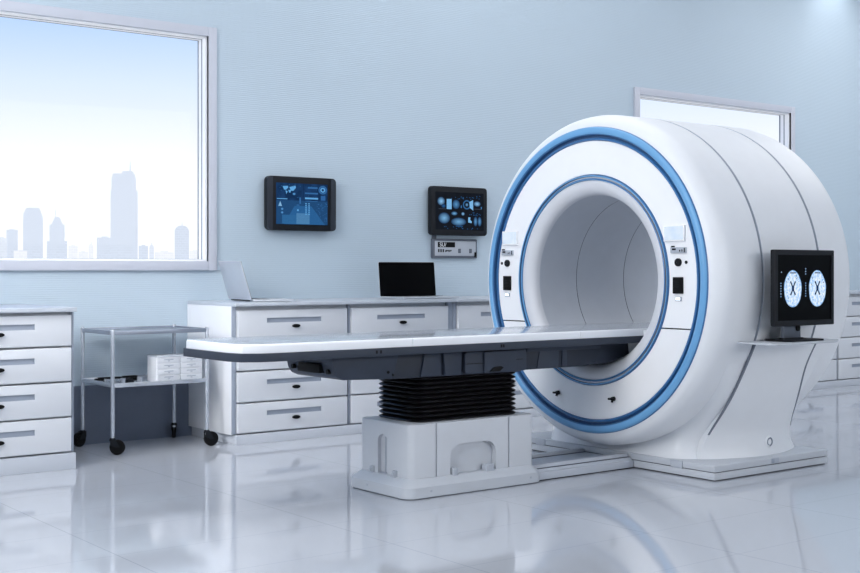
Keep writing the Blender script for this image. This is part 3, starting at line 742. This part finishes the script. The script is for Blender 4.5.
# control clusters on the front panel (mirrored left / right)
def yz(y): return y
for side, (dy0, dy1, lab) in enumerate(((4.486, 4.634, 'right'), (5.842, 5.985, 'left'))):
    sg = 1 if side == 0 else -1          # +1: cluster on the near side
    c = 4.535 if side == 0 else 5.944
    dc = (dy0+dy1)/2
    xf = 5.1695
    b = B(); box(b, xf-.012, dy0, 1.300, xf+.004, dy1, 1.388, .003); cd = obj('control_display', b, M['panelw'], sc)
    b = B(); box(b, xf-.0128, dy0+.009, 1.309, xf-.010, dy1-.007, 1.381); o = obj('display_screen', b, M['scr_lt'], sc, smooth=False); o.parent = cd
    b = B(); pc = c+.0; box(b, xf-.010, pc-.056, 1.236, xf+.004, pc+.052, 1.268, .003); pl = obj('control_plate', b, M['plate'], sc)
    b = B(); box(b, xf-.0112, pc+.012, 1.252, xf-.009, pc+.038, 1.262); box(b, xf-.0112, pc-.056+.004, 1.240, xf-.009, pc-.045, 1.264); box(b, xf-.0112, pc-.02, 1.244, xf-.009, pc-.012, 1.254); box(b, xf-.0112, pc-.035, 1.244, xf-.009, pc-.029, 1.256)
    box(b, xf-.008, pc+.028, 1.268, xf, pc+.048, 1.276)
    o = obj('plate_marks', b, M['dark'], sc); o.parent = pl
    b = B(); lathe(b, [(xf+.004, .0005, 0), (xf+.004, .022, 0), (xf-.010, .022, 0), (xf-.014, .018, 0), (xf-.014, .0005, 0)], (c, 1.186), 'X', 28, False); obj('dial', b, M['dark'], sc)
    b = B(); cyl(b, (xf+.003, c-sg*.054, 1.186), (xf-.004, c-sg*.054, 1.186), .009, n=16); obj('indicator_lamp', b, M['dark'], sc)
    b = B(); box(b, xf-.012, c-.034, 1.016, xf+.004, c+.034, 1.106, .004); kp = obj('keypad', b, M['black'], sc)
    b = B()
    for k in range(4): box(b, xf-.0135, c-.022, 1.026+.02*k, xf-.011, c+.022, 1.039+.02*k, .001)
    o = obj('keys', b, M['black'], sc); o.parent = kp
    b = B(); box(b, xf-.006, c-.022, .976, xf+.004, c+.022, 1.0, .003); lk = obj('lit_switch', b, M['groove'], sc)
    b = B(); box(b, xf-.0075, c-.014, .981, xf-.005, c+.016, .995); o = obj('switch_lens', b, M['led'], sc, smooth=False); o.parent = lk
for y in (5.478, 5.018):
    b = B(); cyl(b, (5.175, y, .406), (5.150, y, .407), .014, .011, 14); box(b, 5.140, y-.024, .400, 5.152, y+.024, .412, .004); cyl(b, (5.15, y-.008, .406), (5.143, y-.008, .388), .007, n=10); obj('panel_latch', b, M['black'], sc)

# foot: skirt and flared side panels
def section(z, x0, x1, hw, r, n=10): return [(p[0], p[1], z) for p in rrect(x0, YC-hw, x1, YC+hw, r, n)]
b = B()
def crom(tab, z):
    k = 0
    while k < len(tab)-2 and z > tab[k+1][0]: k += 1
    p1, p2 = tab[k], tab[k+1]; p0 = tab[max(k-1, 0)]; p3 = tab[min(k+2, len(tab)-1)]
    t = (z-p1[0])/(p2[0]-p1[0]); out = []
    for c in range(1, len(p1)):
        m1 = (p2[c]-p0[c])/max(1e-6, p2[0]-p0[0])*(p2[0]-p1[0]); m2 = (p3[c]-p1[c])/max(1e-6, p3[0]-p1[0])*(p2[0]-p1[0])
        out.append((2*t**3-3*t**2+1)*p1[c]+(t**3-2*t**2+t)*m1+(-2*t**3+3*t**2)*p2[c]+(t**3-t**2)*m2)
    return out
#     z     x0     x1    half width  corner
SK = [(.080, 5.325, 6.315, .60, .17), (.12, 5.350, 6.295, .585, .17), (.18, 5.375, 6.27, .60, .17), (.26, 5.385, 6.235, .645, .16), (.35, 5.38, 6.205, .715, .14), (.45, 5.37, 6.20, .785, .11), (.60, 5.33, 6.22, .848, .07), (.80, 5.30, 6.24, .905, .04)]
NZ = 30
rs = []
for k in range(NZ+1):
    z = .080+(.80-.080)*k/NZ; v = crom(SK, z); rs.append(section(z, *v))
loft(b, rs); obj('foot_skirt', b, M['shell'], sc, ang=60)
#     z     xa     xb   end half width  bow
PN = [(.080, 5.435, 6.295, .615, .125), (.13, 5.452, 6.26, .610, .120), (.19, 5.464, 6.225, .632, .095), (.25, 5.475, 6.19, .665, .070), (.35, 5.480, 6.13, .737, .040), (.45, 5.484, 6.08, .802, .018), (.60, 5.510, 6.055, .866, .0), (.75, 5.535, 6.085, .922, .0)]
for sg in (-1, 1):
    b = B(); rings = []
    for q in range(NZ+1):
        z = .080+(.7485-.080)*q/NZ; xa_, xb_, hw, bul = crom(PN, z)
        n = 18; pts = []
        for k in range(n+1):
            t = k/n; e = abs(2*t-1)**10
            pts.append((xa_+(xb_-xa_)*t, YC+sg*(hw-.006*e+bul*(1-(2*t-1)**2)), z))
        pts += [(xb_, YC+sg*(hw-.12), z), (xa_, YC+sg*(hw-.12), z)]
        rings.append(pts)
    loft(b, rings); obj('side_panel', b, M['shell'], sc, ang=40)
    for c_ in (0, 1):       # dark joint along each edge of the panel
        b = B(); rings = []
        for q in range(NZ+1):
            z = .22+(.7485-.22)*q/NZ; v = crom(PN, z); x = v[0] if c_ == 0 else v[1]; w_ = .009*min(1, (q+.3)/12.)
            x_a, x_b = (x-w_, x+.003) if c_ == 0 else (x-.003, x+w_)
            y_o = YC+sg*(v[2]-.003); y_i = YC+sg*(v[2]-.016)
            rings.append([(x_a, y_o, z), (x_b, y_o, z), (x_b, y_i, z), (x_a, y_i, z)])
        loft(b, rings); obj('panel_joint', b, M['joint'], sc)
# shelf on the near side
b = B(); prism(b, [(5.385, 4.36), (5.365, 4.09), (5.385, 4.055), (5.44, 4.045), (5.86, 4.045), (5.90, 4.05), (6.02, 4.12), (6.04, 4.36)], 'Z', .7485, .758, .003); obj('monitor_shelf', b, M['base'], sc)
# base slabs
by_a, by_b = 4.402, 6.04
b = B(); box(b, 5.307, by_a, .006, 6.33, by_b, .0435, .003); obj('base_plate', b, M['base'], sc)
b = B(); box(b, 5.310, by_a+.003, .0465, 6.327, by_b-.003, .084, .008, 3); obj('base_cover', b, M['base'], sc)
b = B(); box(b, 5.325, by_a+.02, 0, 6.315, by_b-.02, .0065); box(b, 5.318, by_a+.01, .043, 6.32, by_b-.01, .047); obj('base_gap', b, M['gap'], sc, label='dark gap under the base')  # black slab paints the shadow line under the base; second is the joint
for (y0, y1) in ((4.632, 4.712), (5.75, 5.83)):
    b = B(); box(b, 5.3055, y0, .044, 5.315, y1, .082, .002); o = obj('socket_cover', b, M['track'], sc)
    b2 = B(); frame = [(y0-.002, .043, y1+.002, .0455), (y0-.002, .0805, y1+.002, .083), (y0-.002, .043, y0, .083), (y1, .043, y1+.002, .083)]
    for f in frame: box(b2, 5.3052, f[0], f[1], 5.312, f[2], f[3])
    o2 = obj('cover_joint', b2, M['groove'], sc); o2.parent = o
b = B(); box(b, 5.80, 4.3985, .052, 5.862, 4.42, .080, .003); box(b, 5.80, 4.397, .054, 5.818, 4.40, .078, .001, mi=1); obj('side_socket', b, [M['groove'], M['slot']], sc)
b = B()
lathe(b, [(4.53, .0005, 0), (4.488, .0005, 0), (4.487, .016, 1), (4.494, .022, 1), (4.486, .026, 0), (4.489, .034, 0), (4.494, .036, 0), (4.53, .036, 0)], (5.893, .158), 'Y', 32, False); obj('round_cap', b, [M['shell'], M['slot']], sc)

# ------------------------------------------------------------------ monitor on the shelf
mx0, mx1, mz0, mz1, my = 5.470, 6.0, .842, 1.254, 4.133
mo = empty('scan_monitor', (5.70, 4.22, .758)); tag(mo, 'black monitor showing two brain scans, on the shelf at the side of the scanner', 'monitor')
b = B(); 
t = B(); box(t, mx0, my, mz0, mx1, my+.03, mz1, .006, 2); merge(b, t); o = obj('casing', b, [M['dark'], M['dark']], mo)
t = B(); box(t, mx0+.028, my-.05, mz0+.03, mx1-.026, my+.006, mz1-.028); cut(o, [t])
b = B(); box(b, mx0+.027, my+.005, mz0+.029, mx1-.025, my+.009, mz1-.027); obj('screen', b, M['screenk'], mo, smooth=False)
b = B(); prism(b, rrect(mx0+.06, mz0+.05, mx1-.06, mz1-.05, .03), 'Y', my+.026, my+.075, .01); obj('rear_cover', b, M['dark'], mo)
pxs = (5.655, 5.858); ys = my+.0045
for xi, xc in enumerate((5.632, 5.850)):
    zc = 1.044; a, h_ = .077, .100
    b = B(); n = 40
    def bp(k, s=1.): 
        t = 2*pi*k/n; e = 1+.03*sin(3*t+xi)+.015*sin(7*t)
        return (xc+a*s*e*cos(t)*(1+.08*-sin(t)), ys-.0002*(1 if s < 1 else 0), zc+h_*s*sin(t))
    rim = [b.verts.new(bp(k)) for k in range(n)]; f = b.faces.new(rim); f.material_index = 0
    inn = [b.verts.new((bp(k, .93)[0], ys-.0004, bp(k, .93)[2])) for k in range(n)]; f = b.faces.new(inn); f.material_index = 1
    def quad(pts, mi):
        f = b.faces.new([b.verts.new((xc+p[0]*a, ys-.0008, zc+p[1]*h_)) for p in pts]); f.material_index = mi
    # ventricles: two arms crossing the middle
    for s in (-1, 1):
        quad([(s*.06, .04), (s*.34, .36), (s*.22, .42), (s*.0, .12)], 2); quad([(s*.06, -.01), (s*.34, -.32), (s*.20, -.38), (s*.0, -.08)], 2)
        quad([(s*.0, .17), (s*.13, .15), (s*.13, -.13), (s*.0, -.15)], 2)
    quad([(-.02, .92), (.02, .92), (.02, .40), (-.02, .40)], 0); quad([(-.02, -.40), (.02, -.40), (.02, -.92), (-.02, -.92)], 0)
    rnd = random.Random(7+xi)
    for k in range(46):      # folds around the rim
        t = rnd.uniform(0, 2*pi); r0 = rnd.uniform(.76, .9); w_ = rnd.uniform(.03, .05); l_ = rnd.uniform(.06, .17)
        p0 = (r0*cos(t), r0*sin(t)); p1 = ((r0-l_)*cos(t+.08), (r0-l_)*sin(t+.08)); q = (-sin(t)*w_*.5, cos(t)*w_*.5)
        quad([(p0[0]-q[0], p0[1]-q[1]), (p0[0]+q[0], p0[1]+q[1]), (p1[0]+q[0], p1[1]+q[1]), (p1[0]-q[0], p1[1]-q[1])], (3, 3, 3, 0, 3, 3, 2)[k % 7])
    quad([(-.35, .82), (.35, .82), (.28, .88), (-.28, .88)], 2)
    me_o = obj('scan_image', b, [M['brainrim'], M['brain'], M['braindk'], M['brainmid']], mo, smooth=False)
b = B()
for (x, z0, n) in ((5.525, 1.0, 6), (5.742, 1.0, 6), (5.742, 1.12, 3), (5.53, 1.13, 1)):
    for k in range(n): box(b, x, ys-.0006, z0+k*.014, x+.006, ys, z0+k*.014+.006)
obj('scan_marks', b, M['brainrim'], mo, smooth=False)
b = B(); prism(b, [(5.625, .7725), (5.775, .7725), (5.768, .90), (5.632, .90)], 'Y', 4.19, 4.212, .004); obj('neck', b, mat('neck_grey', (92,100,114), .4, metal=.2), mo)
b = B(); cyl(b, (5.745, 4.192, .826), (5.745, 4.183, .826), .017, n=20); obj('cable_hole', b, M['black'], mo)
b = B(); prism(b, rrect(5.56, 4.10, 5.885, 4.29, .04), 'Z', .7585, .768, .003); box(b, 5.615, 4.18, .767, 5.785, 4.222, .776, .003); obj('stand_base', b, M['dark'], mo)

# ------------------------------------------------------------------ world, lights, camera
wd = bpy.data.worlds.new('World'); S.world = wd; wd.use_nodes = True
nt = wd.node_tree; N = nt.nodes; L = nt.links
tc = N.new('ShaderNodeTexCoord'); sx = N.new('ShaderNodeSeparateXYZ'); L.new(tc.outputs['Generated'], sx.inputs[0])
rp = N.new('ShaderNodeValToRGB'); L.new(sx.outputs['Z'], rp.inputs['Fac'])
E_ = rp.color_ramp.elements
E_[0].position = 0; E_[0].color = lin((253,253,255))+(1,)
E_[1].position = .9; E_[1].color = lin((92,150,230))+(1,)
for p, c in ((.085, (252,253,255)), (.14, (222,236,255)), (.20, (180,211,255)), (.36, (140,186,250))):
    e = E_.new(p); e.color = lin(c)+(1,)
L.new(rp.outputs['Color'], N['Background'].inputs['Color']); N['Background'].inputs['Strength'].default_value = 1.07

def area(name, loc, size, power, target=None, color=(1, 1, 1), sy=None):
    l = bpy.data.lights.new(name, 'AREA'); l.energy = power; l.color = color; l.shape = 'RECTANGLE'; l.size = size; l.size_y = sy or size
    o = bpy.data.objects.new(name, l); COL.objects.link(o); o.location = loc
    d = Vector(target if target else (loc[0], loc[1], 0))-Vector(loc)
    o.rotation_euler = d.to_track_quat('-Z', 'Y').to_euler()
    return o
cool = (1.0, .985, .97)
area('ceiling_light', (1.8, 4.9, 4.4), 3.0, 72, color=cool)
area('ceiling_light', (6.4, 5.9, 4.4), 3.0, 45, color=cool)
area('ceiling_light', (11.4, 5.4, 4.4), 3.0, 95, color=cool)
area('front_light', (7.5, -6.6, 2.9), 11.0, 370, target=(6.2, 7, 1.3), color=cool, sy=2.6)  # unseen lamp added behind the camera to brighten wall and front faces
area('key_light', (-.9, 4.0, 3.0), 2.6, 152, target=(5.2, 5.4, 1.0), color=(1, .985, .97))  # unseen lamp added at the left to brighten the scanner's front
sl = area('side_light', (.6, 6.0, 2.6), .9, 7, target=(3.95, 7.35, .55), color=cool); sl.data.spread = radians(50)  # extra unseen lamp, put in to lift the cabinet's end panel
for x, p in ((11.33, 26), (8.3, 7)):
    l = bpy.data.lights.new('wall_spot', 'SPOT'); l.energy = p*.75; l.spot_size = radians(90); l.spot_blend = 1.0; l.shadow_soft_size = .06; l.color = (.95, .97, 1)
    o = bpy.data.objects.new('wall_spot', l); COL.objects.link(o); o.location = (x, YW-.35, 4.46)
    o.rotation_euler = (Vector((x, YW, 3.7))-Vector(o.location)).to_track_quat('-Z', 'Y').to_euler()

cam = bpy.data.cameras.new('camera'); cam.sensor_width = 36; cam.lens = 1244.*36/860; cam.shift_y = -17.5/860; cam.clip_end = 9000; cam.clip_start = .05
co = bpy.data.objects.new('camera', cam); COL.objects.link(co); co.location = (0, 0, 1.15); co.rotation_euler = (pi/2, 0, radians(52.5646-90))
S.camera = co
S.view_settings.view_transform = 'Standard'; S.view_settings.look = 'None'; S.view_settings.exposure = 0; S.view_settings.gamma = 1
